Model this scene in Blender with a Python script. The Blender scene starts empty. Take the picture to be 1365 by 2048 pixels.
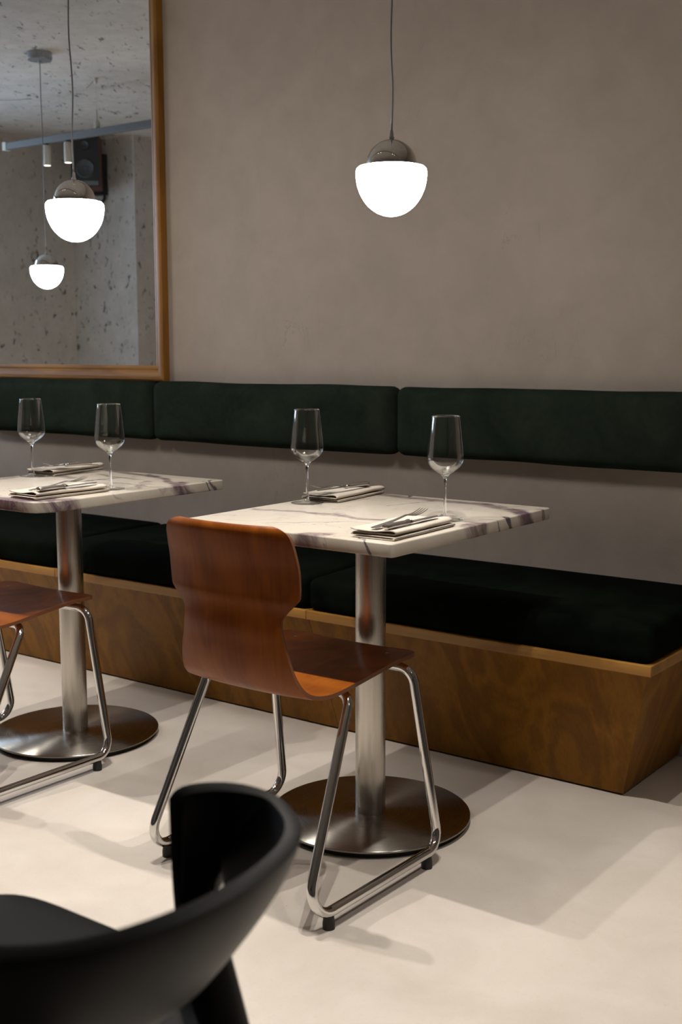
import bpy, bmesh, math, random
from mathutils import Vector, Matrix, noise as mnoise
S = bpy.context.scene
COL = S.collection
PI = math.pi

# ------------------------------------------------------------------ camera
F_PX, YAW, PITCH, ROLL = 2391.33, 0.6411, 0.1356, -0.0014
CAM = Vector((0, -3.1557, 1.1335))
cd = bpy.data.cameras.new('camera'); cam = bpy.data.objects.new('camera', cd); COL.objects.link(cam)
cd.sensor_fit = 'VERTICAL'; cd.sensor_height = 36; cd.sensor_width = 24
cd.lens = F_PX / 2048 * 36; cd.clip_start = 0.02; cd.clip_end = 60
Fv = Vector((-math.sin(YAW)*math.cos(PITCH), math.cos(YAW)*math.cos(PITCH), -math.sin(PITCH)))
Rv = Vector((math.cos(YAW), math.sin(YAW), 0)); Uv = Rv.cross(Fv)
R2 = Rv*math.cos(ROLL) + Uv*math.sin(ROLL); U2 = -Rv*math.sin(ROLL) + Uv*math.cos(ROLL)
M = Matrix((R2, U2, -Fv)).transposed().to_4x4(); M.translation = CAM
cam.matrix_world = M
cd.dof.use_dof = True; cd.dof.focus_distance = 2.85; cd.dof.aperture_fstop = 5.6
S.camera = cam

# ------------------------------------------------------------------ world, exposure, window daylight
S.view_settings.view_transform = 'Standard'; S.view_settings.look = 'None'
S.view_settings.gamma = 1; S.view_settings.exposure = 0.0
S.view_settings.use_curve_mapping = False
w = bpy.data.worlds.new('world'); S.world = w; w.use_nodes = True
w.node_tree.nodes['Background'].inputs[0].default_value = (0.45, 0.6, 1, 1)
w.node_tree.nodes['Background'].inputs[1].default_value = 0.3
SPOT_W = 48.0          # each track spotlight
PENDANT_E = 32.0        # glow of the opal shades
WINDOW_W = 34.0         # daylight through the window inferred in the west wall
S.cycles.max_bounces = 10; S.cycles.glossy_bounces = 6; S.cycles.transmission_bounces = 10
S.cycles.caustics_reflective = False; S.cycles.caustics_refractive = False
S.cycles.sample_clamp_indirect = 6

def area(name, loc, rot, sx, sy, watts, color):
    l = bpy.data.lights.new(name, 'AREA'); l.shape = 'RECTANGLE'; l.size = sx; l.size_y = sy
    l.energy = watts; l.color = color
    o = bpy.data.objects.new(name, l); COL.objects.link(o); o.location = loc; o.rotation_euler = rot
    return o
area('window_daylight', (-6.76, -.72, 1.74), (0, -PI/2, 0), 1.2, .85, WINDOW_W, (0.60, 0.77, 1.0))

# ------------------------------------------------------------------ materials
def mat(name):
    m = bpy.data.materials.new(name); m.use_nodes = True
    return m, m.node_tree, m.node_tree.nodes['Principled BSDF']
def N(nt, t, **k):
    n = nt.nodes.new(t)
    for a, b in k.items(): setattr(n, a, b)
    return n
def setin(nt, n, i, v):
    if hasattr(v, 'is_linked') or isinstance(v, bpy.types.NodeSocket): nt.links.new(v, n.inputs[i])
    else: n.inputs[i].default_value = v
def mth(nt, op, a, b=0.0, c=None, clamp=False):
    n = N(nt, 'ShaderNodeMath', operation=op, use_clamp=clamp)
    setin(nt, n, 0, a); setin(nt, n, 1, b)
    if c is not None: setin(nt, n, 2, c)
    return n.outputs[0]
def vmth(nt, op, a, b=None, s=None):
    n = N(nt, 'ShaderNodeVectorMath', operation=op)
    setin(nt, n, 0, a)
    if b is not None: setin(nt, n, 1, b)
    if s is not None: setin(nt, n, 'Scale', s)
    return n.outputs['Value'] if op in ('LENGTH', 'DOT_PRODUCT', 'DISTANCE') else n.outputs['Vector']
def maprange(nt, v, a, b, c=0.0, d=1.0, smooth=False):
    n = N(nt, 'ShaderNodeMapRange', interpolation_type='SMOOTHSTEP' if smooth else 'LINEAR')
    for i, x in enumerate((v, a, b, c, d)): setin(nt, n, i, x)
    return n.outputs[0]
def mix(nt, f, a, b):
    n = N(nt, 'ShaderNodeMix', data_type='RGBA')
    setin(nt, n, 0, f); setin(nt, n, 6, a); setin(nt, n, 7, b)
    return n.outputs[2]
def noi(nt, vec, scale, detail=4, rough=0.5, dist=0.0, out='Fac'):
    n = N(nt, 'ShaderNodeTexNoise'); setin(nt, n, 'Vector', vec)
    n.inputs['Scale'].default_value = scale; n.inputs['Detail'].default_value = detail
    n.inputs['Roughness'].default_value = rough; n.inputs['Distortion'].default_value = dist
    return n.outputs[out]
def coords(nt, scale=(1, 1, 1), loc=(0, 0, 0), world=False, rot=(0, 0, 0)):
    if world: src = N(nt, 'ShaderNodeNewGeometry').outputs['Position']
    else: src = N(nt, 'ShaderNodeTexCoord').outputs['Object']
    mp = N(nt, 'ShaderNodeMapping'); nt.links.new(src, mp.inputs[0])
    mp.inputs['Scale'].default_value = scale; mp.inputs['Location'].default_value = loc; mp.inputs['Rotation'].default_value = rot
    return mp.outputs[0]
def bump(nt, b, h, strength, dist):
    n = N(nt, 'ShaderNodeBump'); setin(nt, n, 'Height', h)
    n.inputs['Strength'].default_value = strength; n.inputs['Distance'].default_value = dist
    nt.links.new(n.outputs[0], b.inputs['Normal'])
def plain(name, col, rough=0.5, metal=0.0, **k):
    m, nt, b = mat(name)
    b.inputs['Base Color'].default_value = (*col, 1); b.inputs['Roughness'].default_value = rough
    b.inputs['Metallic'].default_value = metal
    for a, v in k.items(): b.inputs[a].default_value = v
    return m

def make_plaster():
    m, nt, b = mat('smooth_plaster'); c = coords(nt, world=True)
    big = noi(nt, c, 1.3, 6, .6); med = noi(nt, c, 7, 6, .65, .6); fine = noi(nt, c, 90, 3, .6)
    f = mth(nt, 'ADD', mth(nt, 'MULTIPLY', big, .6), mth(nt, 'MULTIPLY', med, .4))
    col = mix(nt, maprange(nt, f, .36, .64), (.355, .302, .258, 1), (.435, .375, .322, 1))
    # thin trowel scratches
    ca = coords(nt, (1.0, 1.0, .32), world=True, rot=(0, .5, 0)); sc = noi(nt, ca, 6.5, 7, .62, 1.6)
    lin = maprange(nt, mth(nt, 'ABSOLUTE', mth(nt, 'SUBTRACT', sc, .5)), 0, .0045, 1, 0)
    msk = maprange(nt, noi(nt, c, 2.1, 4, .5), .60, .70)
    s2 = mth(nt, 'MULTIPLY', lin, msk)
    col = mix(nt, mth(nt, 'MULTIPLY', s2, .6), col, (.12, .11, .11, 1))
    nt.links.new(col, b.inputs['Base Color']); b.inputs['Roughness'].default_value = .75
    bump(nt, b, mth(nt, 'ADD', mth(nt, 'MULTIPLY', med, .6), mth(nt, 'MULTIPLY', fine, .12)), .25, .012)
    return m
def make_rough_plaster():
    m, nt, b = mat('pitted_plaster'); c = coords(nt, world=True)
    cr = coords(nt, world=True, rot=(0, 0, math.radians(37)))
    cs = vmth(nt, 'MULTIPLY', cr, (1.0, .33, .5))
    pit = noi(nt, cs, 30, 4, .62, .35); pit2 = noi(nt, cs, 60, 3, .6, .3)
    big = noi(nt, c, 1.6, 4, .6); med = noi(nt, c, 9, 6, .7)
    spots = mth(nt, 'MULTIPLY', maprange(nt, pit, .60, .68), maprange(nt, big, .30, .5), clamp=True)
    sp2 = maprange(nt, pit2, .64, .72)
    base = mix(nt, maprange(nt, mth(nt, 'ADD', mth(nt, 'MULTIPLY', big, .5), mth(nt, 'MULTIPLY', med, .5)), .36, .64), (.47, .44, .405, 1), (.62, .59, .55, 1))
    col = mix(nt, mth(nt, 'MULTIPLY', sp2, .6), base, (.2, .175, .135, 1))
    col = mix(nt, mth(nt, 'MULTIPLY', spots, .85), col, (.10, .085, .06, 1))
    nt.links.new(col, b.inputs['Base Color']); b.inputs['Roughness'].default_value = .85
    h = mth(nt, 'SUBTRACT', mth(nt, 'MULTIPLY', med, .5), mth(nt, 'ADD', spots, mth(nt, 'MULTIPLY', sp2, .5)))
    bump(nt, b, h, .6, .006)
    return m
def make_floor():
    m, nt, b = mat('microcement_floor'); c = coords(nt, world=True)
    big = noi(nt, c, .9, 5, .6, .4); med = noi(nt, c, 5, 7, .65, .5); fine = noi(nt, c, 130, 2, .6)
    f = mth(nt, 'ADD', mth(nt, 'MULTIPLY', big, .45), mth(nt, 'MULTIPLY', med, .55))
    col = mix(nt, maprange(nt, f, .36, .64), (.575, .51, .44, 1), (.665, .60, .53, 1))
    col = mix(nt, mth(nt, 'MULTIPLY', maprange(nt, fine, .55, .75), .12), col, (.35, .29, .23, 1))
    v = N(nt, 'ShaderNodeTexVoronoi'); v.inputs['Scale'].default_value = 5.5; nt.links.new(c, v.inputs['Vector'])
    sepc = N(nt, 'ShaderNodeSeparateColor'); nt.links.new(v.outputs['Color'], sepc.inputs[0])
    dot = mth(nt, 'MULTIPLY', maprange(nt, v.outputs['Distance'], .010, .020, 1, 0), mth(nt, 'GREATER_THAN', sepc.outputs[0], .72))
    col = mix(nt, mth(nt, 'MULTIPLY', dot, .85), col, (.06, .045, .03, 1))
    nt.links.new(col, b.inputs['Base Color'])
    nt.links.new(maprange(nt, med, .3, .7, .42, .6), b.inputs['Roughness'])
    b.inputs['Specular IOR Level'].default_value = .35
    bump(nt, b, med, .10, .01)
    return m
def make_wood(name, dark, light, grain=(1, 1, 1), scale=9, swirl=2.2, rough=.4, coat=0.0, fib=(60, 60, 2), contrast=(.35, .65), spec=.5):
    m, nt, b = mat(name); c = coords(nt, grain)
    d = noi(nt, c, scale*.35, 3, .5, .6)
    wv = N(nt, 'ShaderNodeTexNoise'); wv.inputs['Scale'].default_value = scale; wv.inputs['Detail'].default_value = 3
    wv.inputs['Distortion'].default_value = swirl; nt.links.new(c, wv.inputs['Vector'])
    ring = mth(nt, 'SINE', mth(nt, 'MULTIPLY', mth(nt, 'ADD', wv.outputs['Fac'], d), 26))
    fb = noi(nt, coords(nt, fib), 3.0, 4, .6)
    f = mth(nt, 'ADD', mth(nt, 'MULTIPLY', maprange(nt, ring, -1, 1), .26), mth(nt, 'ADD', mth(nt, 'MULTIPLY', fb, .42), mth(nt, 'MULTIPLY', d, .32)))
    col = mix(nt, maprange(nt, f, *contrast), (*dark, 1), (*light, 1))
    nt.links.new(col, b.inputs['Base Color']); b.inputs['Roughness'].default_value = rough
    b.inputs['Coat Weight'].default_value = coat; b.inputs['Coat Roughness'].default_value = .16
    b.inputs['Specular IOR Level'].default_value = spec
    bump(nt, b, fb, .05, .002)
    return m
def make_velvet(nm, c0, c1):
    m, nt, b = mat(nm); c = coords(nt, world=True)
    n1 = noi(nt, c, 5, 5, .6, 1.2); n2 = noi(nt, c, 60, 3, .6)
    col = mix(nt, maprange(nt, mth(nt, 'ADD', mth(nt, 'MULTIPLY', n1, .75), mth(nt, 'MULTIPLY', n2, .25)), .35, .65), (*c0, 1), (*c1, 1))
    nt.links.new(col, b.inputs['Base Color']); b.inputs['Roughness'].default_value = .9
    b.inputs['Specular IOR Level'].default_value = .02
    b.inputs['Sheen Weight'].default_value = 0; b.inputs['Sheen Roughness'].default_value = .35
    b.inputs['Sheen Tint'].default_value = (.25, .55, .38, 1)
    bump(nt, b, n1, .2, .01)
    return m
def make_marble(name, segs, seed):
    """cream marble; segs = veins (x0,y0,x1,y1,width,strength,purple) in table coordinates"""
    m, nt, b = mat(name)
    src = N(nt, 'ShaderNodeTexCoord').outputs['Object']
    sp = N(nt, 'ShaderNodeSeparateXYZ'); nt.links.new(src, sp.inputs[0])
    zz = mth(nt, 'MULTIPLY', mth(nt, 'SUBTRACT', sp.outputs[2], .75), .45)
    cb = N(nt, 'ShaderNodeCombineXYZ'); nt.links.new(mth(nt, 'ADD', sp.outputs[0], zz), cb.inputs[0])
    nt.links.new(mth(nt, 'ADD', sp.outputs[1], zz), cb.inputs[1]); cb.inputs[2].default_value = seed
    p0 = cb.outputs[0]
    d1 = vmth(nt, 'SCALE', vmth(nt, 'SUBTRACT', noi(nt, p0, 4.5, 3, .6, out='Color'), (.5, .5, .5)), s=.13)
    d2 = vmth(nt, 'SCALE', vmth(nt, 'SUBTRACT', noi(nt, p0, 22, 4, .65, out='Color'), (.5, .5, .5)), s=.045)
    pd = vmth(nt, 'ADD', p0, vmth(nt, 'ADD', d1, d2))
    flat = N(nt, 'ShaderNodeVectorMath', operation='MULTIPLY'); nt.links.new(pd, flat.inputs[0]); flat.inputs[1].default_value = (1, 1, 0)
    pf = flat.outputs[0]
    cloud = noi(nt, p0, 5, 6, .65, .8)
    col = mix(nt, maprange(nt, cloud, .3, .7), (.44, .39, .32, 1), (.51, .465, .40, 1))
    # fine random network of grey veins
    nf = noi(nt, pd, 4.2, 3, .5, .7)
    lin = maprange(nt, mth(nt, 'ABSOLUTE', mth(nt, 'SUBTRACT', nf, .52)), 0, .009, 1, 0)
    msk = maprange(nt, noi(nt, p0, 7, 3, .5), .46, .62)
    col = mix(nt, mth(nt, 'MULTIPLY', mth(nt, 'MULTIPLY', lin, msk), .8), col, (.20, .17, .19, 1))
    nf2 = noi(nt, pd, 11, 2, .5, .9)
    lin2 = maprange(nt, mth(nt, 'ABSOLUTE', mth(nt, 'SUBTRACT', nf2, .5)), 0, .012, 1, 0)
    msk2 = maprange(nt, noi(nt, p0, 5, 2, .5, .3), .54, .66)
    col = mix(nt, mth(nt, 'MULTIPLY', mth(nt, 'MULTIPLY', lin2, msk2), .6), col, (.25, .19, .20, 1))
    for (x0, y0, x1, y1, wd, st, purple) in segs:
        a = (x0, y0, 0); ab = (x1-x0, y1-y0, 0); L2 = ab[0]**2 + ab[1]**2
        pa = vmth(nt, 'SUBTRACT', pf, a)
        h = mth(nt, 'DIVIDE', vmth(nt, 'DOT_PRODUCT', pa, ab), L2, clamp=True)
        dd = vmth(nt, 'LENGTH', vmth(nt, 'SUBTRACT', pa, vmth(nt, 'SCALE', ab, s=h)))
        if purple:
            halo = maprange(nt, dd, wd*.25, wd, 1, 0, True)
            brk = maprange(nt, noi(nt, p0, 30, 5, .7, 1.0), .34, .58, .42, 1)
            col = mix(nt, mth(nt, 'MULTIPLY', mth(nt, 'MULTIPLY', halo, brk), st), col, (.095, .055, .073, 1))
        else:
            core = maprange(nt, dd, wd*.4, wd, 1, 0, True)
            col = mix(nt, mth(nt, 'MULTIPLY', core, st), col, (.085, .07, .085, 1))
    nt.links.new(col, b.inputs['Base Color']); b.inputs['Roughness'].default_value = .30
    b.inputs['Specular IOR Level'].default_value = .4
    b.inputs['Subsurface Weight'].default_value = .06; b.inputs['Subsurface Radius'].default_value = (.01, .008, .006)
    return m
def make_brushed(name, radial):
    m, nt, b = mat(name)
    b.inputs['Base Color'].default_value = (.40, .37, .33, 1) if radial else (.52, .485, .44, 1); b.inputs['Metallic'].default_value = 1
    b.inputs['Roughness'].default_value = .30; b.inputs['Anisotropic'].default_value = .85
    tg = N(nt, 'ShaderNodeTangent', direction_type='RADIAL', axis='Z'); nt.links.new(tg.outputs[0], b.inputs['Tangent'])
    b.inputs['Anisotropic Rotation'].default_value = .25 if radial else .0
    if radial:
        sp = N(nt, 'ShaderNodeSeparateXYZ'); nt.links.new(N(nt, 'ShaderNodeTexCoord').outputs['Object'], sp.inputs[0])
        r = mth(nt, 'SQRT', mth(nt, 'ADD', mth(nt, 'POWER', sp.outputs[0], 2.0), mth(nt, 'POWER', sp.outputs[1], 2.0)))
        cb = N(nt, 'ShaderNodeCombineXYZ'); nt.links.new(r, cb.inputs[0])
        g = noi(nt, cb.outputs[0], 900, 2, .6)
    else:
        g = noi(nt, coords(nt, (1, 1, .0)), 60, 2, .6)
    nt.links.new(maprange(nt, g, .3, .7, .24, .34), b.inputs['Roughness'])
    return m
MT = {}
MT['plaster'] = make_plaster(); MT['rough'] = make_rough_plaster(); MT['floor'] = make_floor()
MT['velvet'] = make_velvet('shaded_green_seat_velvet', (.0014, .0022, .0013), (.0042, .0062, .0037)); MT['velvet_back'] = make_velvet('green_back_velvet', (.0135, .0200, .0145), (.0250, .0360, .0265))  # one velvet in two tones; the seats' shade is put into the colour
MT['panel'] = make_wood('stained_birch_panel', (.12, .044, .001), (.28, .122, .006), grain=(1, 1, .38), scale=4.5, swirl=1.3, rough=.45, spec=.2, fib=(45, 45, 1.5), contrast=(.2, .8))
MT['trim'] = make_wood('amber_wood_trim', (.25, .112, .018), (.36, .178, .034), grain=(.25, 1, 1), scale=7, swirl=.8, rough=.38, fib=(1.5, 40, 40))
MT['frame_v'] = make_wood('oak_frame_upright', (.19, .080, .010), (.30, .138, .024), grain=(1, 1, .12), scale=9, swirl=.6, spec=.3, rough=.5, fib=(50, 50, 1.5))
MT['frame_h'] = make_wood('oak_frame_rail', (.19, .080, .010), (.30, .138, .024), grain=(.12, 1, 1), scale=9, swirl=.6, spec=.3, rough=.5, fib=(1.5, 50, 50))
MT['chairwood'] = make_wood('red_brown_veneer', (.13, .028, .002), (.27, .075, .006), grain=(1, 1, .5), scale=5, swirl=1.0, rough=.4, coat=.10, spec=.12, fib=(38, 6, 2.5), contrast=(.2, .8))
MT['veneeredge'] = plain('veneer_edge', (.16, .06, .025), .5)
MT['chrome'] = plain('chrome', (.66, .65, .64), .07, 1)
MT['dome'] = plain('chrome_dome', (.60, .585, .57), .045, 1)
MT['steel_disc'] = make_brushed('brushed_steel_disc', True); MT['steel_col'] = make_brushed('brushed_steel_column', False)
MT['cutlery'] = plain('polished_steel', (.60, .58, .55), .27, 1)
MT['rubber'] = plain('black_rubber', (.012, .012, .012), .6)
MT['blackplastic'] = plain('matt_black_plastic', (.0035, .0035, .004), .42, **{'Specular IOR Level': .16})
MT['speakerblack'] = plain('speaker_black', (.012, .012, .013), .5)
MT['conegrey'] = plain('speaker_cone', (.045, .047, .05), .5)
MT['speakerwood'] = plain('speaker_side_veneer', (.10, .038, .018), .5)
MT['greymetal'] = plain('grey_painted_metal', (.12, .125, .13), .5, .1)
MT['trackwhite'] = plain('white_painted_metal', (.52, .50, .44), .5)
MT['canopy'] = plain('satin_nickel', (.42, .44, .48), .35, .8)
MT['cord'] = plain('clear_sheathed_cord', (.28, .28, .28), .35, .5)
MT['gland'] = plain('clear_cord_grip', (.62, .60, .58), .2)
MT['mirror'] = plain('mirror_glass', (.80, .82, .82), .0, 1)
MT['skirt'] = plain('unseen_back_board', (.03, .02, .015), .8)
g, nt_, b_ = mat('clear_crystal'); b_.inputs['Base Color'].default_value = (1, 1, 1, 1); b_.inputs['Transmission Weight'].default_value = 1
b_.inputs['Roughness'].default_value = 0; b_.inputs['IOR'].default_value = 1.48; MT['glass'] = g
g = bpy.data.materials.new('thin_crystal'); g.use_nodes = True; nt_ = g.node_tree; nt_.nodes.clear()
o_ = N(nt_, 'ShaderNodeOutputMaterial'); mx_ = N(nt_, 'ShaderNodeMixShader'); tr_ = N(nt_, 'ShaderNodeBsdfTransparent'); gl_ = N(nt_, 'ShaderNodeBsdfGlossy')
lw_ = N(nt_, 'ShaderNodeLayerWeight'); lw_.inputs['Blend'].default_value = .30
tr_.inputs[0].default_value = (.985, .99, .985, 1); gl_.inputs['Roughness'].default_value = .02; gl_.inputs[0].default_value = (1, 1, 1, 1)
nt_.links.new(maprange(nt_, lw_.outputs['Fresnel'], 0, 1, .0, .8), mx_.inputs[0]); nt_.links.new(tr_.outputs[0], mx_.inputs[1]); nt_.links.new(gl_.outputs[0], mx_.inputs[2]); nt_.links.new(mx_.outputs[0], o_.inputs[0])
MT['thinglass'] = g
g, nt_, b_ = mat('opal_glass_lit'); b_.inputs['Base Color'].default_value = (.9, .88, .85, 1)
b_.inputs['Emission Color'].default_value = (1, .93, .86, 1); b_.inputs['Emission Strength'].default_value = PENDANT_E; MT['opal'] = g
g, nt_, b_ = mat('spot_lens_lit'); b_.inputs['Base Color'].default_value = (.9, .88, .85, 1)
b_.inputs['Emission Color'].default_value = (1, .88, .72, 1); b_.inputs['Emission Strength'].default_value = 5; MT['lens'] = g
def make_linen():
    m, nt, b = mat('cream_linen'); c = coords(nt)
    wv = noi(nt, coords(nt, (1, .08, 1)), 700, 2, .5); w2 = noi(nt, coords(nt, (.08, 1, 1)), 700, 2, .5); big = noi(nt, c, 14, 4, .5)
    col = mix(nt, maprange(nt, big, .3, .7), (.46, .405, .335, 1), (.55, .49, .415, 1))
    nt.links.new(col, b.inputs['Base Color']); b.inputs['Roughness'].default_value = .9
    b.inputs['Sheen Weight'].default_value = .1
    bump(nt, b, mth(nt, 'ADD', mth(nt, 'ADD', wv, w2), mth(nt, 'MULTIPLY', big, 3)), .3, .0015)
    return m
MT['linen'] = make_linen()

# ------------------------------------------------------------------ mesh helpers
def link(name, bm, m, parent=None, smooth=True, loc=None, angle=40):
    me = bpy.data.meshes.new(name); bmesh.ops.recalc_face_normals(bm, faces=bm.faces); bm.to_mesh(me); bm.free()
    o = bpy.data.objects.new(name, me); COL.objects.link(o)
    for x in (m if isinstance(m, (list, tuple)) else [m]): me.materials.append(x)
    if smooth:
        for p in me.polygons: p.use_smooth = True
        try: me.set_sharp_from_angle(angle=math.radians(angle))
        except Exception: pass
    if parent: o.parent = parent
    if loc: o.location = loc
    return o
def tag(o, label=None, cat=None, group=None, kind=None):
    if label: o['label'] = label
    if cat: o['category'] = cat
    if group: o['group'] = group
    if kind: o['kind'] = kind
    return o
def empty(name, loc, label, cat, group=None, rz=0):
    o = bpy.data.objects.new(name, None); COL.objects.link(o); o.empty_display_size = .1
    o.location = loc; o.rotation_euler = (0, 0, rz)
    return tag(o, label, cat, group)
def copy_tree(o, parent=None):
    c = o.copy(); COL.objects.link(c)
    if parent: c.parent = parent
    for ch in list(o.children): copy_tree(ch, c)
    return c
def struct(name, bm, m, smooth=False):
    o = link(name, bm, m, None, smooth); o['kind'] = 'structure'; return o
def add_box(bm, lo, hi):
    x0, y0, z0 = lo; x1, y1, z1 = hi
    v = [bm.verts.new(p) for p in ((x0,y0,z0),(x1,y0,z0),(x1,y1,z0),(x0,y1,z0),(x0,y0,z1),(x1,y0,z1),(x1,y1,z1),(x0,y1,z1))]
    for f in ((0,3,2,1),(4,5,6,7),(0,1,5,4),(1,2,6,5),(2,3,7,6),(3,0,4,7)): bm.faces.new([v[i] for i in f])
    return v
def box(lo, hi):
    bm = bmesh.new(); add_box(bm, lo, hi); return bm
def bevel(bm, r, seg=3):
    bmesh.ops.bevel(bm, geom=bm.edges[:] + bm.verts[:], offset=r, segments=seg, profile=.5, affect='EDGES'); return bm
def lathe(bm, prof, seg=48, axis=(0, 0), caps=True):
    rings = []
    for r, z in prof:
        if r < 1e-6: rings.append([bm.verts.new((axis[0], axis[1], z))])
        else: rings.append([bm.verts.new((axis[0]+r*math.cos(2*PI*i/seg), axis[1]+r*math.sin(2*PI*i/seg), z)) for i in range(seg)])
    for a, b in zip(rings, rings[1:]):
        for i in range(seg):
            j = (i+1) % seg
            if len(a) == 1 and len(b) == 1: continue
            if len(a) == 1: bm.faces.new((a[0], b[i], b[j]))
            elif len(b) == 1: bm.faces.new((a[i], a[j], b[0]))
            else: bm.faces.new((a[i], a[j], b[j], b[i]))
    if caps:
        for r_ in (rings[0], rings[-1]):
            if len(r_) > 1: bm.faces.new(r_)
    return bm
def fillet(pts, radii, closed=False, n=8):
    """polyline with rounded corners"""
    P = [Vector(p) for p in pts]; out = []; L = len(P)
    for i, p in enumerate(P):
        r = radii[i] if isinstance(radii, (list, tuple)) else radii
        if (not closed and i in (0, L-1)) or r <= 0: out.append(p); continue
        a = (P[i-1]-p); b = (P[(i+1) % L]-p); la, lb = a.length, b.length; a.normalize(); b.normalize()
        half = a.angle(b)/2; d = min(r/math.tan(half), la*.49, lb*.49)
        A = p+a*d; B = p+b*d
        rr = d*math.tan(half); c = p+(a+b).normalized()*(rr/math.sin(half))
        va, vb = A-c, B-c; ang = va.angle(vb)
        for k in range(n+1):
            t = k/n
            out.append(c + (va*math.sin((1-t)*ang)+vb*math.sin(t*ang))/math.sin(ang))
    return out
def tube(bm, pts, r, seg=12, closed=False, caps=True):
    P = [Vector(p) for p in pts]; n = len(P); rings = []
    t0 = (P[1]-P[0]).normalized(); up = Vector((0, 0, 1)) if abs(t0.z) < .9 else Vector((1, 0, 0))
    nrm = t0.cross(up).normalized(); prev = t0
    for i in range(n):
        if closed: t = (P[(i+1) % n]-P[i-1]).normalized()
        elif i == 0: t = t0
        elif i == n-1: t = (P[-1]-P[-2]).normalized()
        else: t = (P[i+1]-P[i-1]).normalized()
        q = prev.rotation_difference(t); nrm = (q @ nrm); nrm = (nrm - t*nrm.dot(t)).normalized(); prev = t
        bn = t.cross(nrm); rr = r[i] if isinstance(r, (list, tuple)) else r
        rings.append([bm.verts.new(P[i] + (nrm*math.cos(2*PI*k/seg)+bn*math.sin(2*PI*k/seg))*rr) for k in range(seg)])
    if closed:
        a, b = rings[-1], rings[0]
        best = min(range(seg), key=lambda s: sum((a[k].co-b[(k+s) % seg].co).length for k in range(0, seg, 3)))
        b2 = [b[(k+best) % seg] for k in range(seg)]
        for k in range(seg): bm.faces.new((a[k], a[(k+1) % seg], b2[(k+1) % seg], b2[k]))
    for a, b in zip(rings, rings[1:]):
        for k in range(seg): bm.faces.new((a[k], a[(k+1) % seg], b[(k+1) % seg], b[k]))
    if caps and not closed:
        bm.faces.new(rings[0]); bm.faces.new(list(reversed(rings[-1])))
    return bm
def spline(P, n):
    """Catmull-Rom through tuples of any length"""
    out = []
    for i in range(len(P)-1):
        p0 = P[max(i-1, 0)]; p1 = P[i]; p2 = P[i+1]; p3 = P[min(i+2, len(P)-1)]
        for k in range(n):
            t = k/n
            out.append(tuple(.5*((2*b)+(-a+c)*t+(2*a-5*b+4*c-d)*t*t+(-a+3*b-3*c+d)*t**3) for a, b, c, d in zip(p0, p1, p2, p3)))
    out.append(tuple(P[-1])); return out
def soft_box(lo, hi, r, n=(28, 10, 5), crown=(0, 0, 0), wrinkle=0.0, seed=0.0):
    """rounded upholstery block with crowned faces"""
    bm = bmesh.new()
    lo = Vector(lo); hi = Vector(hi); c = (lo+hi)/2; h = (hi-lo)/2
    def grid(ax, sgn):
        u, v = [a for a in range(3) if a != ax]; nu, nv = n[u], n[v]; G = []
        for i in range(nu+1):
            row = []
            for j in range(nv+1):
                p = [0, 0, 0]; p[ax] = sgn
                # denser near the edges
                su = 2*i/nu-1; sv = 2*j/nv-1
                p[u] = math.sin(su*PI/2)*.35+su*.65; p[v] = math.sin(sv*PI/2)*.35+sv*.65
                row.append(Vector(p))
            G.append(row)
        return G
    for ax in range(3):
        for sgn in (-1, 1):
            G = grid(ax, sgn); V = []
            for row in G:
                vr = []
                for q in row:
                    p = Vector((q.x*h.x, q.y*h.y, q.z*h.z))
                    inner = Vector([max(-(h[a]-r), min(h[a]-r, p[a])) for a in range(3)])
                    d = p-inner
                    if d.length > 1e-9: p = inner+d.normalized()*r
                    cr = crown[ax]*(1-q[(ax+1) % 3]**4)*(1-q[(ax+2) % 3]**4)
                    p[ax] += sgn*cr
                    if wrinkle: p[ax] += sgn*wrinkle*mnoise.noise(Vector((p.x*4+seed, p.y*4, p.z*6+ax*7)))*(1-abs(q[(ax+1) % 3])**6)*(1-abs(q[(ax+2) % 3])**6)
                    vr.append(bm.verts.new(c+p))
                V.append(vr)
            for i in range(len(V)-1):
                for j in range(len(V[0])-1):
                    bm.faces.new((V[i][j], V[i+1][j], V[i+1][j+1], V[i][j+1]))
    bmesh.ops.remove_doubles(bm, verts=bm.verts[:], dist=1e-5)
    return bm

# ------------------------------------------------------------------ room
CEIL = 2.5648; XL = -6.73; XR = 2.2; YB = -6.1
struct('floor', box((XL-.1, YB-.1, -.08), (XR+.1, .1, 0)), MT['floor'])
struct('ceiling', box((XL-.1, YB-.1, CEIL), (XR+.1, .1, CEIL+.1)), MT['rough'])
struct('wall_north', box((XL-.1, 0, 0), (XR+.1, .1, CEIL)), MT['plaster'])
struct('wall_south', box((XL, YB-.1, 0), (XR, YB, CEIL)), MT['rough'])
struct('wall_east', box((XR, YB, 0), (XR+.1, 0, CEIL)), MT['plaster'])
bm = bmesh.new(); add_box(bm, (XL-.1, YB, 0), (XL, -1.18, CEIL)); add_box(bm, (XL-.1, -.26, 0), (XL, 0, CEIL))
add_box(bm, (XL-.1, -1.18, 0), (XL, -.26, 1.1)); add_box(bm, (XL-.1, -1.18, 2.38), (XL, -.26, CEIL))
struct('wall_west', bm, MT['rough'])
bm = bmesh.new()
for a in ((-1.18, -1.14, 1.1, 2.38), (-.30, -.26, 1.1, 2.38), (-1.14, -.30, 1.1, 1.14), (-1.14, -.30, 2.34, 2.38)):
    add_box(bm, (XL-.02, a[0], a[2]), (XL+.0, a[1], a[3]))
struct('window_1', bm, MT['greymetal'])
bm = bmesh.new(); add_box(bm, (XL, -4.2, 0), (-6.105, -2.70, CEIL)); add_box(bm, (-6.105, -4.2, 0), (-5.5, -2.95, CEIL))
struct('wall_pier', bm, MT['rough'])

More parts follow.
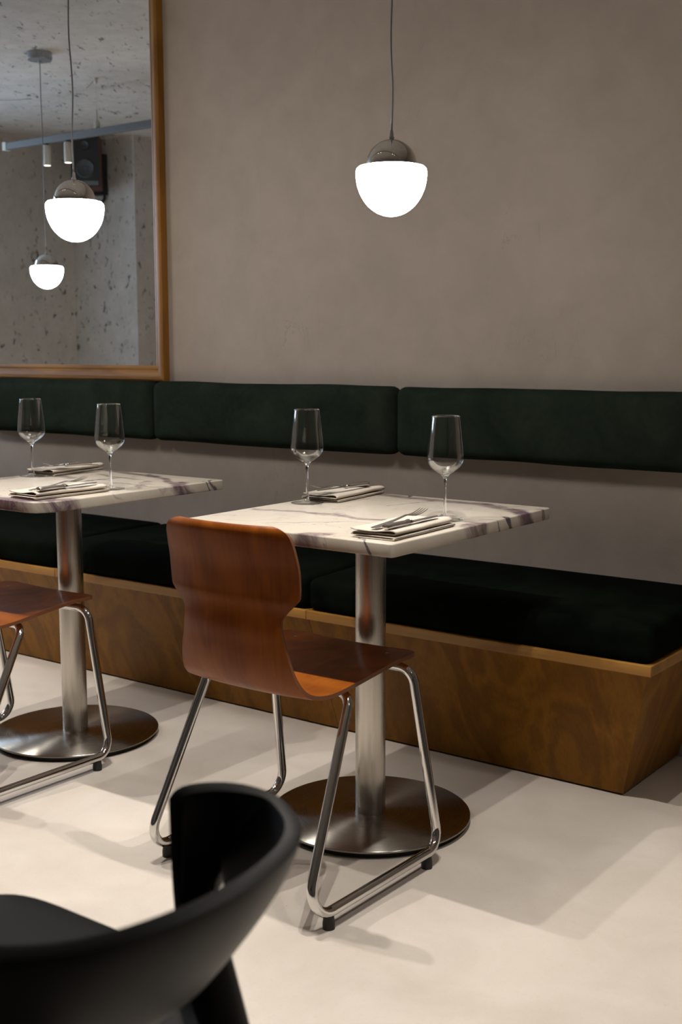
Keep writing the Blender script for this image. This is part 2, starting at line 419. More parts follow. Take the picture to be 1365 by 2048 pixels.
# ------------------------------------------------------------------ banquette
BX = [-1.0486, -2.082, -3.172, -4.262, -5.352]
where = ['under the open bare wall at the right end', 'behind the right table, second from the right end',
         'behind the left table, below the mirror', 'running out of the left edge of the photo']
for i in range(4):
    xr, xl = BX[i], BX[i+1]
    if i == 3: xl = -5.352
    t = empty('banquette_base', ((xl+xr)/2, -.27, 0),
              ['slanted wooden bench base with the visible end panel, at the right', 'brown wooden bench base behind the front wooden chair and steel column',
               'brown wooden bench base behind the left table column', 'brown wooden bench base at the left edge of the photo'][i], 'bench base', 'wooden bench bases')
    ox = t.location.x; oy = t.location.y
    xrt, xrb = (xr-.014, -1.1749) if i == 0 else (xr, xr)
    def prism(xa_t, xa_b, xb_t, xb_b, yt, yb, zt, zb, yback=-.002):
        bm = bmesh.new()
        v = [bm.verts.new((x-ox, y-oy, z)) for x, y, z in ((xa_b, yb, zb), (xb_b, yb, zb), (xb_b, yback, zb), (xa_b, yback, zb), (xa_t, yt, zt), (xb_t, yt, zt), (xb_t, yback, zt), (xa_t, yback, zt))]
        for f in ((0,3,2,1),(4,5,6,7),(0,1,5,4),(1,2,6,5),(2,3,7,6),(3,0,4,7)): bm.faces.new([v[k] for k in f])
        return bm
    g_ = .0 if i == 0 else .0007
    endt, endb = (xrt-.018, xrb-.018) if i == 0 else (xrt-g_, xrb-g_)
    p = link('front_panel', prism(xl+.0007, xl+.0007, endt, endb, -.521, -.3779, .367, .006, -.05), MT['panel'], t, False)
    if i == 0:
        bm = bmesh.new(); add = [(endt, -.521, .367), (xrt, -.521, .367), (xrt, -.003, .367), (endt, -.003, .367), (endb, -.3779, .006), (xrb, -.3779, .006), (xrb, -.003, .006), (endb, -.003, .006)]
        v = [bm.verts.new((x-ox, y-oy, z)) for x, y, z in add]
        for f in ((3,2,1,0),(4,5,6,7),(0,1,5,4),(1,2,6,5),(2,3,7,6),(3,0,4,7)): bm.faces.new([v[k] for k in f])
        link('side_panel', bm, MT['panel'], t, False)
    bm = box((xl+.0007-ox, -.5349-oy, .367), (xr-g_-ox, -.002-oy, .3935)); bevel(bm, .002, 2)
    link('top_edging', bm, MT['trim'], t, False)
    link('plinth', box((xl+.002-ox, -.36-oy, 0), (xrb-.02-ox, -.02-oy, .006)), MT['skirt'], t, False)
seatlab = ['dark green velvet seat cushion at the right end of the bench', 'dark green velvet seat cushion partly hidden by the right table and wooden chair',
           'dark green velvet seat cushion behind the column of the left table', 'dark green velvet seat cushion at the left edge of the photo']
backlab = ['dark green velvet back cushion behind the nearest wine glass, rightmost on the wall', 'dark green velvet back cushion between the other two, centre of the wall',
           'dark green velvet back cushion right under the wooden mirror frame', 'dark green velvet back cushion far left beyond the photo edge']
for i in range(4):
    xr, xl = BX[i]-(.004 if i == 0 else .0015), BX[i+1]+.0015
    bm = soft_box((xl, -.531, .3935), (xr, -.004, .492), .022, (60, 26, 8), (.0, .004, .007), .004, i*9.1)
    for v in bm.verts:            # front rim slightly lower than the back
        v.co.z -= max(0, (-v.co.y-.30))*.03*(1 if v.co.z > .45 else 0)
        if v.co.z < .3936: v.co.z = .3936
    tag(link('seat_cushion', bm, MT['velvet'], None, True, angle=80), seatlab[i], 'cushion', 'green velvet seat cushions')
BK = [-1.030, -2.097, -3.166, -4.235]
for i in range(3):
    xr, xl = BK[i]-.002, BK[i+1]+.002
    bm = soft_box((xl, -.074, .8032), (xr, -.001, 1.017), .03, (60, 8, 20), (0, .012, .001), .004, i*5.3+2)
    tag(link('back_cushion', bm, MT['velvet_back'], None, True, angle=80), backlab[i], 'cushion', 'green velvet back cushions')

# ------------------------------------------------------------------ mirror
mr = empty('wall_mirror', (-4.0, 0, 1.0176), 'large wall mirror in a moulded golden oak frame above the bench', 'mirror')
MX0, MX1, MZ0, MZ1, FW = -4.95, -3.1364, 1.0176, 2.56, .0565
prof = [(0, 0), (0, .030), (.006, .034), (.013, .034), (.016, .030), (.030, .025), (.0385, .020), (.041, .016), (.0445, .017), (.048, .014), (.0565, .010), (.0565, 0)]  # (inward, out from wall)
def frame_side(a, b, inn, sa, sb):
    bm = bmesh.new(); A = []; B = []
    d = Vector(b)-Vector(a); d.normalize()
    for u, q in prof:
        A.append(bm.verts.new(Vector(a)+Vector(inn)*u+d*u*sa+Vector((0, -q-.0005, 0))))
        B.append(bm.verts.new(Vector(b)+Vector(inn)*u-d*u*sb+Vector((0, -q-.0005, 0))))
    n = len(prof)
    for i in range(n): bm.faces.new((A[i], A[(i+1) % n], B[(i+1) % n], B[i]))
    bm.faces.new(A); bm.faces.new(list(reversed(B))); return bm
L_ = -4.0; Z_ = 1.0176
x0, x1, z0, z1 = MX0-L_, MX1-L_, MZ0-Z_, MZ1-Z_
link('frame_rail', frame_side((x0, 0, z0), (x1, 0, z0), (0, 0, 1), 1, 1), MT['frame_h'], mr, False)
link('frame_rail', frame_side((x0, 0, z1), (x1, 0, z1), (0, 0, -1), 1, 1), MT['frame_h'], mr, False)
link('frame_stile', frame_side((x1, 0, z0), (x1, 0, z1), (-1, 0, 0), 1, 1), MT['frame_v'], mr, False)
link('frame_stile', frame_side((x0, 0, z0), (x0, 0, z1), (1, 0, 0), 1, 1), MT['frame_v'], mr, False)
link('mirror_glass', box((x0+.03, -.007, z0+.03), (x1-.03, -.001, z1-.03)), MT['mirror'], mr, False)

# ------------------------------------------------------------------ tables
TW, TD, TH, TT = .5904, .6849, .75, .0285
def make_table(name, cx, cy, marble, label, chamfer):
    t = empty(name, (cx, cy, 0), label, 'table', 'marble tables')
    bm = bmesh.new(); hx, hy = TW/2, TD/2
    cs = [(-hx, -hy), (hx, -hy), (hx, hy), (-hx, hy)]
    poly = []
    for i, (x, y) in enumerate(cs):
        if i == 1 and chamfer:
            poly += [(x-.062, y+.002), (x-.03, y+.009), (x-.004, y+.052)]
        else:
            r = .010; sx, sy = (1 if x > 0 else -1), (1 if y > 0 else -1)
            a0 = {(-1,-1): PI, (1,-1): 1.5*PI, (1,1): 0, (-1,1): .5*PI}[(sx, sy)]
            for k in range(5):
                a = a0+k*PI/8; poly.append((x-sx*r+r*math.cos(a), y-sy*r+r*math.sin(a)))
    vs = [bm.verts.new((x, y, TH-TT)) for x, y in poly]; f = bm.faces.new(vs)
    ex = bmesh.ops.extrude_face_region(bm, geom=[f]); bmesh.ops.translate(bm, verts=[v for v in ex['geom'] if isinstance(v, bmesh.types.BMVert)], vec=(0, 0, TT))
    ed = [e for e in bm.edges if abs(e.verts[0].co.z-e.verts[1].co.z) < 1e-6]
    bmesh.ops.bevel(bm, geom=ed, offset=.0035, segments=3, profile=.5, affect='EDGES')
    link('tabletop', bm, marble, t, True, angle=50)
    link('column', lathe(bmesh.new(), [(.0363, .0198), (.0363, TH-TT-.004)], 64), MT['steel_col'], t, True)
    link('mounting_plate', lathe(bmesh.new(), [(.11, TH-TT-.005), (.11, TH-TT-.0003)], 32), MT['rubber'], t, True)
    link('base_disc', lathe(bmesh.new(), [(0, .0135), (.2405, .0135), (.2429, .0150), (.2429, .0180), (.2412, .0198), (.06, .0200), (0, .0200)], 128), MT['steel_disc'], t, True, angle=50)
    link('underplate', lathe(bmesh.new(), [(.228, 0), (.228, .0133)], 96), MT['rubber'], t, True)
    return t
C2 = (-1.6106, -.8800); C1 = (-2.6787, -.8833)
def loc(c, L): return [(a-c[0], b-c[1], c_-c[0], d-c[1], w_, s_, p_) for a, b, c_, d, w_, s_, p_ in L]
M2 = make_marble('cream_marble_purple_band', loc(C2, [
    (-1.80, -.562, -1.45, -.590, .032, .85, 1), (-1.45, -.590, -1.315, -.69, .034, .9, 1), (-1.36, -.64, -1.29, -.73, .03, .9, 1),
    (-1.90, -.985, -1.73, -.955, .016, .6, 1), (-1.73, -.955, -1.53, -.960, .020, .7, 1), (-1.53, -.96, -1.44, -1.0, .016, .55, 1),
    (-1.725, -.545, -1.752, -.515, .007, 1, 0), (-1.56, -1.235, -1.50, -1.20, .028, .85, 1),
    (-1.40, -1.24, -1.43, -1.14, .004, .9, 0), (-1.33, -.92, -1.30, -.84, .026, .8, 1), (-1.36, -.88, -1.30, -.87, .012, .7, 1), (-1.335, -.82, -1.30, -.77, .004, .8, 0),
    (-1.325, -.76, -1.29, -.70, .009, 1, 0), (-1.32, -.60, -1.30, -.57, .008, .7, 0), (-1.43, -.57, -1.36, -.62, .004, .8, 0), (-1.36, -.56, -1.43, -.63, .004, .8, 0),
    (-1.62, -.60, -1.66, -.72, .005, .8, 0), (-1.47, -.80, -1.45, -.88, .007, .7, 0), (-1.72, -1.14, -1.58, -1.03, .004, .6, 0), (-1.58, -1.03, -1.40, -.98, .003, .5, 0)]), 3.1)
M1 = make_marble('cream_marble_dark_corner', loc(C1, [
    (-2.97, -.55, -2.63, -.59, .03, .85, 1), (-2.63, -.59, -2.42, -.72, .028, .9, 1), (-2.44, -.66, -2.37, -.76, .036, .95, 1),
    (-2.95, -.96, -2.97, -.72, .035, .75, 1), (-2.98, -.72, -2.80, -.78, .025, .8, 1), (-2.64, -.98, -2.72, -.78, .006, .85, 0), (-2.72, -.78, -2.66, -.64, .007, .8, 0),
    (-2.80, -.66, -2.60, -.70, .012, .8, 1), (-2.50, -1.24, -2.38, -1.15, .062, 1.0, 1), (-2.60, -1.235, -2.52, -1.20, .045, .9, 1), (-2.72, -1.23, -2.62, -1.2, .03, .7, 1),
    (-2.40, -.60, -2.37, -.63, .005, .9, 0), (-2.40, -.56, -2.37, -.61, .006, .9, 0), (-2.55, -.72, -2.42, -.86, .012, .5, 1), (-2.74, -.90, -2.58, -.80, .006, .8, 0), (-2.58, -.80, -2.45, -.80, .005, .7, 0)]), 8.4)
make_table('marble_table', *C2, M2, 'cream marble pedestal table in the middle, behind the wooden chair', False)
make_table('marble_table', *C1, M1, 'marble pedestal table at the left with a dark purple chipped corner', True)

# ------------------------------------------------------------------ wooden chairs
CH = Vector((-1.612, -1.17, 0))
def make_chair():
    t = empty('dining_chair', CH, 'reddish brown moulded wooden chair on chrome sled legs, in front of the middle table', 'chair', 'wooden sled chairs')
    W = lambda *p: Vector(p)-CH
    pts = [W(-1.441, -1.192, .418), W(-1.3521, -1.4668, .0345), W(-1.3454, -.9904, .0345), W(-1.418, -.992, .430),
           W(-1.80, -1.020, .430), W(-1.851, -.919, .0345), W(-1.8516, -1.4023, .0345), W(-1.828, -1.205, .418)]
    path = fillet(pts, [.04, .045, .045, .04, .04, .045, .045, .04], True, 10)
    link('sled_frame', tube(bmesh.new(), path, .0108, 16, True), MT['chrome'], t, True, angle=180)
    for x, y in ((-1.353, -1.385), (-1.348, -1.035), (-1.8516, -1.33), (-1.851, -1.012)):
        p = W(x, y, 0)
        link('glide', lathe(bmesh.new(), [(.0125, 0), (.0125, .012), (.0105, .027)], 20, (p.x, p.y)), MT['rubber'], t, True)
    # shell rows: y, z, half width, back-curve depth, seat dish (edge values)
    rows = [(-.950, .4548, .150, 0, .004), (-.956, .4550, .172, 0, .004), (-.968, .4560, .184, 0, .005), (-1.00, .4562, .188, 0, .007), (-1.045, .4550, .189, 0, .009), (-1.12, .447, .188, 0, .005),
            (-1.175, .438, .183, .0, .002), (-1.223, .4315, .180, .002, .001), (-1.262, .4275, .175, .005, .002), (-1.297, .4305, .170, .009, .003), (-1.325, .441, .165, .013, .001),
            (-1.343, .459, .160, .016, 0), (-1.355, .487, .152, .019, 0), (-1.361, .516, .145, .02, 0), (-1.364, .545, .137, .02, 0), (-1.367, .574, .132, .02, 0),
            (-1.366, .598, .131, .019, 0), (-1.3635, .617, .145, .020, 0), (-1.362, .638, .167, .023, 0), (-1.3605, .653, .173, .024, 0), (-1.364, .70, .174, .024, 0),
            (-1.372, .735, .172, .024, 0), (-1.379, .762, .168, .023, 0), (-1.382, .776, .160, .022, 0), (-1.3835, .783, .145, .018, 0), (-1.384, .786, .125, .014, 0)]
    rows = spline(rows, 3)
    bm = bmesh.new(); NU = 20; G = []
    for (y, z, wd, back, dish) in rows:
        row = []
        for k in range(NU+1):
            u = 2*k/NU-1; c = 1-abs(u)**2.2
            row.append(bm.verts.new((u*wd, y-back*c-CH.y, z-dish*c)))
        G.append(row)
    for i in range(len(G)-1):
        for k in range(NU): bm.faces.new((G[i][k], G[i][k+1], G[i+1][k+1], G[i+1][k]))
    # thickness
    bm.normal_update(); vs = list(bm.verts); low = {}
    for v in vs: low[v] = bm.verts.new(v.co - v.normal*.0045); v.co = v.co + v.normal*.0045
    bound = [e for e in bm.edges if e.is_boundary]; faces = list(bm.faces)
    for f in faces: bm.faces.new([low[v] for v in reversed(f.verts)])
    for e in bound:
        a, b = e.verts; f = bm.faces.new((a, b, low[b], low[a])); f.material_index = 1
    link('seat_shell', bm, [MT['chairwood'], MT['veneeredge']], t, True, angle=50)
    for (x, y, z) in ((-1.475, -1.235, .4325), (-1.75, -1.235, .4325), (-1.48, -1.0, .4570), (-1.745, -1.0, .4570)):
        p = W(x, y, z)
        link('screw', lathe(bmesh.new(), [(0, p.z-.004), (.0042, p.z-.004), (.0042, p.z+.0008), (0, p.z+.0012)], 14, (p.x, p.y), False), MT['cutlery'], t, True)
    return t
chair = make_chair()
c2 = copy_tree(chair); c2.location = CH+Vector((-1.0547, -.011, 0))
c2['label'] = 'moulded wooden chair cut by the left photo edge, before the left table'

# ------------------------------------------------------------------ black armchair
BC = Vector((-.92, -2.49, 0))
ac = empty('black_armchair', BC, 'matt black plastic tub armchair, blurred in the left foreground', 'armchair')
st = [(-.812, .146, .688, -.872, .207, .450), (-.808, .155, .698, -.868, .206, .450), (-.785, .174, .702, -.852, .203, .458), (-.752, .186, .703, -.820, .196, .56),
      (-.715, .183, .703, -.778, .178, .626), (-.672, .156, .703, -.735, .142, .612), (-.648, .13, .703, -.712, .115, .592), (-.630, .095, .703, -.698, .08, .587),
      (-.618, .045, .703, -.688, .038, .583), (-.615, 0, .703, -.685, 0, .582)]
st = [(a, b, c_, d, e, f) for a, b, c_, d, e, f in st] + [(a, -b, c_, d, -e, f) for a, b, c_, d, e, f in reversed(st[:-1])]
st = spline(st, 4)
bm = bmesh.new(); G = []
for a in st:
    T_ = Vector((a[0], -2.49+a[1], a[2])); B_ = Vector((a[3], -2.49+a[4], a[5])); row = []
    cen = Vector((-.86, -2.49, 0)); out = (T_-cen); out.z = 0; out.normalize()
    for k in range(11):
        t_ = k/10
        p = T_.lerp(B_, t_**(1.35 if B_.z > .57 else 1.0)); p.z = T_.z+(B_.z-T_.z)*t_; p = p - BC
        row.append(bm.verts.new(p))
    G.append(row)
for i in range(len(G)-1):
    for k in range(10): bm.faces.new((G[i][k], G[i][k+1], G[i+1][k+1], G[i+1][k]))
back = link('backrest', bm, MT['blackplastic'], ac, True, angle=80)
md = back.modifiers.new('thick', 'SOLIDIFY'); md.thickness = .016; md.offset = 0
md = back.modifiers.new('round', 'BEVEL'); md.width = .006; md.segments = 3; md.limit_method = 'ANGLE'; md.angle_limit = math.radians(50)
bm = bmesh.new(); ring = []
def seat_outline(n=56):
    P = []
    for i in range(n):
        a = 2*PI*i/n; c_, s_ = math.cos(a), math.sin(a); e = 2/6
        x = .225*math.copysign(abs(c_)**e, c_); y = .243*math.copysign(abs(s_)**e, s_)
        P.append((x-.075, y))
    return P
so = seat_outline(); layers = [(.90, .455, 0), (.97, .460, 0), (1.0, .454, 0), (1.0, .438, 0), (.96, .428, 0), (.5, .424, 0)]
rings = [[bm.verts.new(((x+.075)*s-.075, y*s, z)) for x, y in so] for s, z, _ in layers]
inner = [bm.verts.new(((x+.075)*.5-.075, y*.5, .444)) for x, y in so]
allr = [inner]+rings
for a, b in zip(allr, allr[1:]):
    for i in range(len(a)): bm.faces.new((a[i], a[(i+1) % len(a)], b[(i+1) % len(a)], b[i]))
bm.faces.new(allr[0]); bm.faces.new(allr[-1])
link('seat', bm, MT['blackplastic'], ac, True)
def leg(top, bot, wt, wb):
    bm = bmesh.new(); R = []
    for k in range(9):
        t_ = k/8; c_ = Vector(top).lerp(Vector(bot), t_); ww = wt+(wb-wt)*min(1, t_*1.6)
        bow = math.sin(t_*PI)*.012; d = Vector((bot[0]-top[0], bot[1]-top[1], 0)).normalized()*bow
        ring = []
        for i in range(16):
            a = 2*PI*i/16; ring.append(bm.verts.new(c_+d+Vector((math.copysign(abs(math.cos(a))**.6, math.cos(a))*ww, math.copysign(abs(math.sin(a))**.6, math.sin(a))*ww*.7, 0))))
        R.append(ring)
    for a, b in zip(R, R[1:]):
        for i in range(16): bm.faces.new((a[i], a[(i+1) % 16], b[(i+1) % 16], b[i]))
    bm.faces.new(R[0]); bm.faces.new(R[-1]); return bm
for sy in (1, -1):
    link('leg', leg((.146, .135*sy, .560), (.226, .215*sy, .0), .030, .016), MT['blackplastic'], ac, True)
    link('leg', leg((-.225, .18*sy, .436), (-.285, .215*sy, .0), .03, .014), MT['blackplastic'], ac, True)

# ------------------------------------------------------------------ wine glasses
gspots = [((-1.4115, -.8726), 'tall clear wine glass at the right front, beside the nearest napkin'),
          ((-1.849, -.820), 'tall clear wine glass next to the rear napkin of the middle table'),
          ((-2.4767, -.9023), 'tall clear wine glass on the left table, at the end of its front napkin'),
          ((-2.927, -.8074), 'tall clear wine glass nearest the left photo edge, by the rear napkin')]
def make_glass():
    t = empty('wine_glass', (0, 0, 0), '', 'wine glass', 'wine glasses')
    link('foot', lathe(bmesh.new(), [(.0, 0), (.040, 0), (.0413, .0008), (.040, .0016), (.022, .0028), (.009, .0052), (.0046, .011)], 56, caps=False), MT['thinglass'], t, True, angle=180)
    link('stem', lathe(bmesh.new(), spline([(.0045, .0112), (.0031, .03), (.0028, .065), (.0032, .088), (.0052, .0965), (.0105, .1035)], 4)+[(.0095, .1050), (.004, .1045), (0, .1042)], 32, caps=False), MT['glass'], t, True, angle=180)
    o = spline([(.0108, .1038), (.024, .1125), (.0345, .122), (.0395, .1315), (.0408, .141), (.0395, .160), (.0365, .190), (.0335, .218), (.0315, .2345)], 4)
    i_ = spline([(.0306, .2345), (.0326, .218), (.0356, .190), (.0386, .160), (.0399, .141), (.0386, .1318), (.0336, .1229), (.0232, .1138), (.0098, .1056)], 4)
    link('bowl', lathe(bmesh.new(), o+[(.0311, .2349)]+i_, 64, caps=False), MT['thinglass'], t, True, angle=180)
    return t
g0 = make_glass()
for i, ((x, y), lab) in enumerate(gspots):
    o = g0 if i == 0 else copy_tree(g0)
    o.location = (x, y, TH+.0002); o['label'] = lab

# ------------------------------------------------------------------ napkins
def napkin_mesh(seed):
    """folded linen: a serpentine of cloth layers, rolled over on the right side"""
    wd, ln = .104, .243; th = .0026
    hs = wd/2
    sec = [(-hs+.006, .0016), (hs-.004, .0018), (hs, .0034), (hs-.004, .0052), (-hs+.008, .0054), (-hs+.004, .0072), (-hs+.010, .0088), (hs-.008, .0090),
           (hs-.001, .0100), (hs+.001, .0125), (hs-.004, .0150), (hs-.016, .0158), (0, .0125), (-hs+.014, .0128), (-hs+.002, .0150)]
    sec = spline(sec, 5); bm = bmesh.new(); G = []; NY = 26
    for j in range(NY+1):
        v = j/NY; y = -ln/2+v*ln; row = []
        for k, (x, z) in enumerate(sec):
            lay = k/len(sec)
            dy = .004*math.sin(lay*7+seed)*(1 if v > .5 else -1)*(abs(v-.5)*2)
            dz = .0016*mnoise.noise(Vector((x*18+seed, y*14, lay*3)))*lay*(1-.3*v) + .0035*lay*max(0, v-.75)*math.sin(seed*3)
            dx = .002*mnoise.noise(Vector((y*12, lay*4, seed)))
            row.append(bm.verts.new((x+dx, y+dy, max(.0014, z*1.25+dz*1.4))))
        G.append(row)
    for a, b in zip(G, G[1:]):
        for k in range(len(sec)-1): bm.faces.new((a[k], a[k+1], b[k+1], b[k]))
    return bm
nspots = [((-1.392, -1.070), 2.3, 0, 'folded cream linen napkin at the front corner of the middle table'),
          ((-1.852, -.662), 6, 1, 'folded cream linen napkin at the rear left of the middle table'),
          ((-2.494, -1.068), -1.5, 2, 'folded cream linen napkin at the front edge of the left table'),
          ((-2.938, -.670), 10, 3, 'folded cream linen napkin at the rear of the left table')]
for (x, y), a, sd, lab in nspots:
    o = link('napkin', napkin_mesh(sd*2.7+1), MT['linen'], None, True, angle=180)
    md = o.modifiers.new('cloth', 'SOLIDIFY'); md.thickness = .0019; md.offset = 0
    o.location = (x, y, TH); o.rotation_euler.z = math.radians(a)
    tag(o, lab, 'napkin', 'folded linen napkins')

# ------------------------------------------------------------------ cutlery (lying along +y, origin at the handle end)
def strip(bm, st_, seg=10):
    """rounded bar: stations (y, halfwidth, z, halfthick, x)"""
    R = []
    for y, hw, z, ht, x in st_:
        R.append([bm.verts.new((x+hw*math.cos(2*PI*i/seg), y, z+ht*math.sin(2*PI*i/seg))) for i in range(seg)])
    for a, b in zip(R, R[1:]):
        for i in range(seg): bm.faces.new((a[i], a[(i+1) % seg], b[(i+1) % seg], b[i]))
    bm.faces.new(R[0]); bm.faces.new(list(reversed(R[-1])))
def fork_parts(t):
    bm = bmesh.new()
    strip(bm, spline([(0, .005, .002, .0012, 0), (.004, .0095, .002, .0014, 0), (.03, .0085, .0028, .0016, 0), (.08, .005, .005, .0016, 0), (.115, .0036, .008, .0018, 0), (.128, .0045, .0085, .0016, 0), (.140, .0115, .0060, .0013, 0), (.150, .0125, .0050, .0012, 0)], 3))
    link('handle', bm, MT['cutlery'], t, True)
    for k in range(4):
        x = (-1.5+k)*.0066
        bm = bmesh.new(); strip(bm, spline([(.146, .0023, .0052, .0012, x), (.165, .0019, .0055, .0011, x), (.185, .0015, .0085, .001, x*1.0), (.199, .0007, .0125, .0006, x*.98)], 3), 8)
        link('tine', bm, MT['cutlery'], t, True)
def knife_parts(t):
    bm = bmesh.new(); strip(bm, spline([(0, .0015, .0065, .0012, 0), (.0015, .0065, .0065, .0040, 0), (.005, .0098, .0065, .0060, 0), (.03, .0098, .0065, .0058, 0), (.085, .0078, .0065, .0050, 0)], 3), 14)
    link('handle', bm, MT['cutlery'], t, True)
    bm = bmesh.new(); strip(bm, [(.085, .0085, .0065, .0058, 0), (.088, .0095, .0065, .0064, 0), (.0905, .0065, .0065, .005, 0), (.0925, .0085, .0065, .0058, 0), (.095, .006, .0065, .0045, 0), (.100, .006, .0065, .003, 0)], 14)
    link('bolster', bm, MT['chrome'], t, True)
    bm = bmesh.new(); strip(bm, spline([(.098, .0060, .0065, .0022, 0), (.11, .0085, .0062, .0010, 0), (.16, .0095, .006, .0009, 0), (.195, .0075, .006, .0008, -.001), (.208, .002, .006, .0006, -.004)], 3), 8)
    link('blade', bm, MT['cutlery'], t, True)
fork = empty('fork', (-1.411, -1.165, TH+.0165), '', 'fork'); fork_parts(fork)
knife = empty('knife', (-1.364, -1.183, TH+.0165), '', 'knife'); knife_parts(knife)
cut = [((-1.388, -1.185), 1.5, (-1.356, -1.190), 1, 'front napkin of the middle table'),
       ((-1.826, -.590), 170, (-1.823, -.595), 177, 'rear napkin of the middle table'),
       ((-2.482, -1.175), 3, (-2.450, -1.178), 1, 'front napkin of the left table'),
       ((-2.868, -.600), 176, (-2.862, -.632), 174, 'rear napkin of the left table')]
for i, (fp, fa, kp, ka, nm) in enumerate(cut):
    f_ = fork if i == 0 else copy_tree(fork); k_ = knife if i == 0 else copy_tree(knife)
    f_.location = (*fp, TH+.0200); f_.rotation_euler = (math.radians(2.5), 0, math.radians(fa))
    k_.location = (*kp, TH+.0205+(.004 if i % 2 else 0)); k_.rotation_euler = (0, 0, math.radians(ka))
    tag(f_, 'steel four tined fork lying on the '+nm, 'fork', 'steel forks')
    tag(k_, 'steel table knife lying on the '+nm, 'knife', 'steel knives')

# ------------------------------------------------------------------ pendant lamps
def make_pendant():
    t = empty('pendant_lamp', (0, 0, 0), '', 'pendant lamp', 'globe pendant lamps')
    R = .0812; prof = [(0, .0165)]
    prof += [(R-.012, .0165), (R-.006, .015), (R-.0015, .0105), (R, .004), (R, 0)]
    prof += [(R*math.cos(a)*1.0, -.0955*math.sin(a)) for a in [PI/2*k/18 for k in range(1, 18)]]+[(0, -.0955)]
    link('lamp_shade', lathe(bmesh.new(), prof, 64, caps=False), MT['opal'], t, True, angle=60)
    r = .058; pr = [(r, .0168)]+[(r*math.cos(a), .0175+r*math.sin(a)) for a in [PI/2*k/16 for k in range(0, 16)]]+[(.006, .0758), (0, .0758)]
    link('chrome_dome', lathe(bmesh.new(), pr, 64, caps=False), MT['dome'], t, True, angle=80)
    link('cord_grip', lathe(bmesh.new(), [(.0062, .0755), (.0062, .080), (.0048, .081), (.0040, .094), (.0025, .096)], 20), MT['gland'], t, True)
    return t
def cord(t, seed, top):
    pts = []
    n = 26
    for k in range(n+1):
        z = .09+(top-.09)*k/n; a = .0022*math.sin(k*.8+seed)+.0016*math.sin(k*.37+seed*2)
        f_ = min(1, k/3, (n-k)/3)
        pts.append((a*f_, a*f_*.5, z))
    link('cord', tube(bmesh.new(), pts, .0023, 8), MT['cord'], t, True, angle=180)
    link('canopy', lathe(bmesh.new(), [(.008, top-.05), (.008, top-.038), (.058, top-.036), (.060, top-.030), (.060, top-.0005)], 40), MT['canopy'], t, True)
PX, PDX, PW, PZ = -1.5795, 1.0751, .8459, 1.5278
proto = make_pendant()
plab = ['lit opal and chrome pendant lamp hanging alone before the bare wall', 'lit opal and chrome pendant lamp hanging in front of the mirror',
        'lit pendant lamp of the row left of the photo edge', 'lit pendant lamp whose smaller reflection shows in the mirror']
for k in range(4):
    o = proto if k == 0 else copy_tree(proto0 if False else proto)
    o.location = (PX-k*PDX, -PW, PZ); o['label'] = plab[k]
    o['_k'] = k
for k, o in enumerate([o for o in COL.objects if o.name.startswith('pendant_lamp')]):
    kk = o['_k']; del o['_k']; cord(o, kk*2.3+.5, CEIL-PZ)

# ------------------------------------------------------------------ track lighting
TY = -1.385; TZ = 2.285
tr = empty('lighting_track', (-2.7, TY, TZ), 'grey suspended lighting track running parallel to the wall, seen in the mirror', 'lighting track')
bm = box((-3.06, -.017, -.018), (3.3, .017, .018)); bevel(bm, .002, 1); link('track_bar', bm, MT['greymetal'], tr, False)
link('end_cap', box((-3.085, -.019, -.022), (-3.055, .019, .022)), MT['trackwhite'], tr, False)
for i, x in enumerate((-5.895, -5.005, -4.115)):
    lx = x+2.7
    h = link('hanger', lathe(bmesh.new(), [(.010, .016), (.016, .022), (.016, .052), (.008, .062), (.0045, .064), (.0045, .115), (.0008, .116), (.0008, CEIL-TZ-.03), (.004, CEIL-TZ-.03), (.0105, CEIL-TZ-.022), (.0115, CEIL-TZ-.0005)], 16, (lx, 0)), MT['trackwhite'], tr, True)
    pts = [(lx, 0, CEIL-TZ-.003), (lx-.10 if i == 1 else lx+.10, -.05, CEIL-TZ-.012), (lx-.22 if i == 1 else lx+.2, -.13, CEIL-TZ-.003)]
    link('feed_wire', tube(bmesh.new(), spline(pts, 6), .0012, 6), MT['rubber'], tr, True)
SPX = [-5.42, -5.245, -4.12, -3.95, -3.03, -2.87, -2.04, -1.86, -1.13, -.97, -.05]
spot0 = empty('track_spotlight', (0, 0, 0), '', 'spotlight', 'track spotlights')
link('lamp_body', lathe(bmesh.new(), [(.0185, -.135), (.0205, -.137), (.0210, -.134), (.0210, -.030), (.019, -.027)], 24, caps=False), MT['trackwhite'], spot0, True)
link('lens', lathe(bmesh.new(), [(0, -.1362), (.0186, -.1362)], 24, caps=False), MT['lens'], spot0, False)
link('body_top', lathe(bmesh.new(), [(.0205, -.028), (0, -.026)], 24, caps=False), MT['trackwhite'], spot0, False)
link('adapter', lathe(bmesh.new(), [(.008, -.027), (.008, -.021), (.013, -.020), (.013, -.0185)], 16), MT['rubber'], spot0, True)
ld = bpy.data.lights.new('spot_beam', 'SPOT'); ld.energy = SPOT_W; ld.color = (1, .945, .875)
ld.spot_size = math.radians(86); ld.spot_blend = .75; ld.shadow_soft_size = .011
lo_ = bpy.data.objects.new('spot_beam', ld); COL.objects.link(lo_); lo_.parent = spot0; lo_.location = (0, 0, -.142)
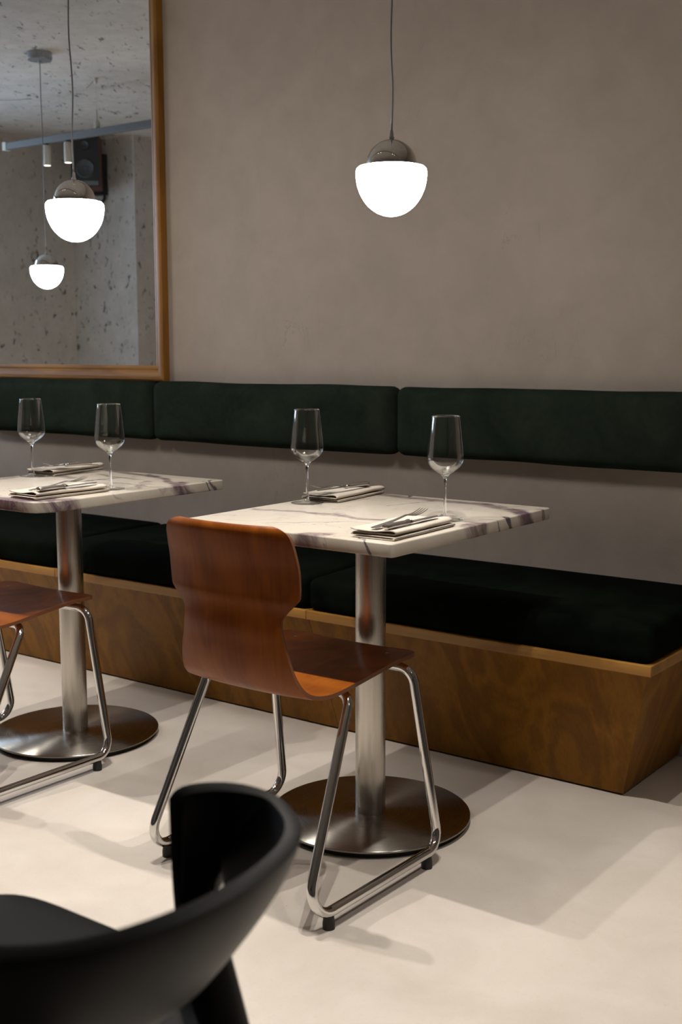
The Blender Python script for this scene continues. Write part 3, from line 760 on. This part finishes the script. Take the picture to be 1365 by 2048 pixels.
for i, x in enumerate(SPX):
    o = spot0 if i == 0 else copy_tree(spot0)
    o.location = (x, TY, TZ)
    o['label'] = {0: 'small white cylinder spotlight farther left in the mirror, its lens glowing', 1: 'small white cylinder spotlight in the mirror, beside the speaker'}.get(i, 'small white cylinder spotlight on the part of the track outside the photo')

# ------------------------------------------------------------------ loudspeaker on the pier (seen in the mirror)
sp = empty('wall_speaker', (-6.34, -2.49, 2.205), 'black loudspeaker with brown side on a wall bracket, seen in the mirror', 'speaker', None, math.radians(137))
# local: front faces -y (turned about 180 degrees to face +y)
bm = box((-.095, -.11, 0), (.095, .11, .34)); bevel(bm, .006, 2); link('cabinet', bm, MT['speakerwood'], sp, False)
bm = box((-.093, -.118, .003), (.093, -.1105, .337)); link('front_baffle', bm, MT['speakerblack'], sp, False)
def ring_disc(z, r, y, m, nm):
    bm = lathe(bmesh.new(), [(0, 0), (r*.25, .004), (r*.3, 0), (r*.8, .006), (r*.9, .010), (r, .006), (r, 0)], 36, caps=False)
    for v in bm.verts: v.co = Vector((v.co.x, y-v.co.z, z+v.co.y))
    link(nm, bm, m, sp, True)
ring_disc(.12, .062, -.1183, MT['conegrey'], 'woofer'); ring_disc(.27, .03, -.1183, MT['conegrey'], 'tweeter')
bm = box((-.085, -.121, .012), (.085, -.1183, .04)); link('name_strip', bm, MT['greymetal'], sp, False)
SPI = Matrix.Rotation(-math.radians(137), 3, 'Z')
toL = lambda x, y, z: SPI @ (Vector((x, y, z))-Vector((-6.34, -2.49, 2.205)))
bm = bmesh.new(); add_box(bm, (-6.47, -2.698, 2.19), (-6.365, -2.66, 2.46)); add_box(bm, (-6.43, -2.665, 2.33), (-6.40, -2.56, 2.36))
for v in bm.verts: v.co = toL(*v.co)
link('bracket', bm, MT['rubber'], sp, False)
link('cable', tube(bmesh.new(), spline([tuple(toL(*p)) for p in ((-6.40, -2.55, 2.21), (-6.40, -2.60, 2.15), (-6.41, -2.65, 2.13), (-6.385, -2.68, 2.16), (-6.38, -2.68, 2.22))], 6), .010, 8), MT['rubber'], sp, True)
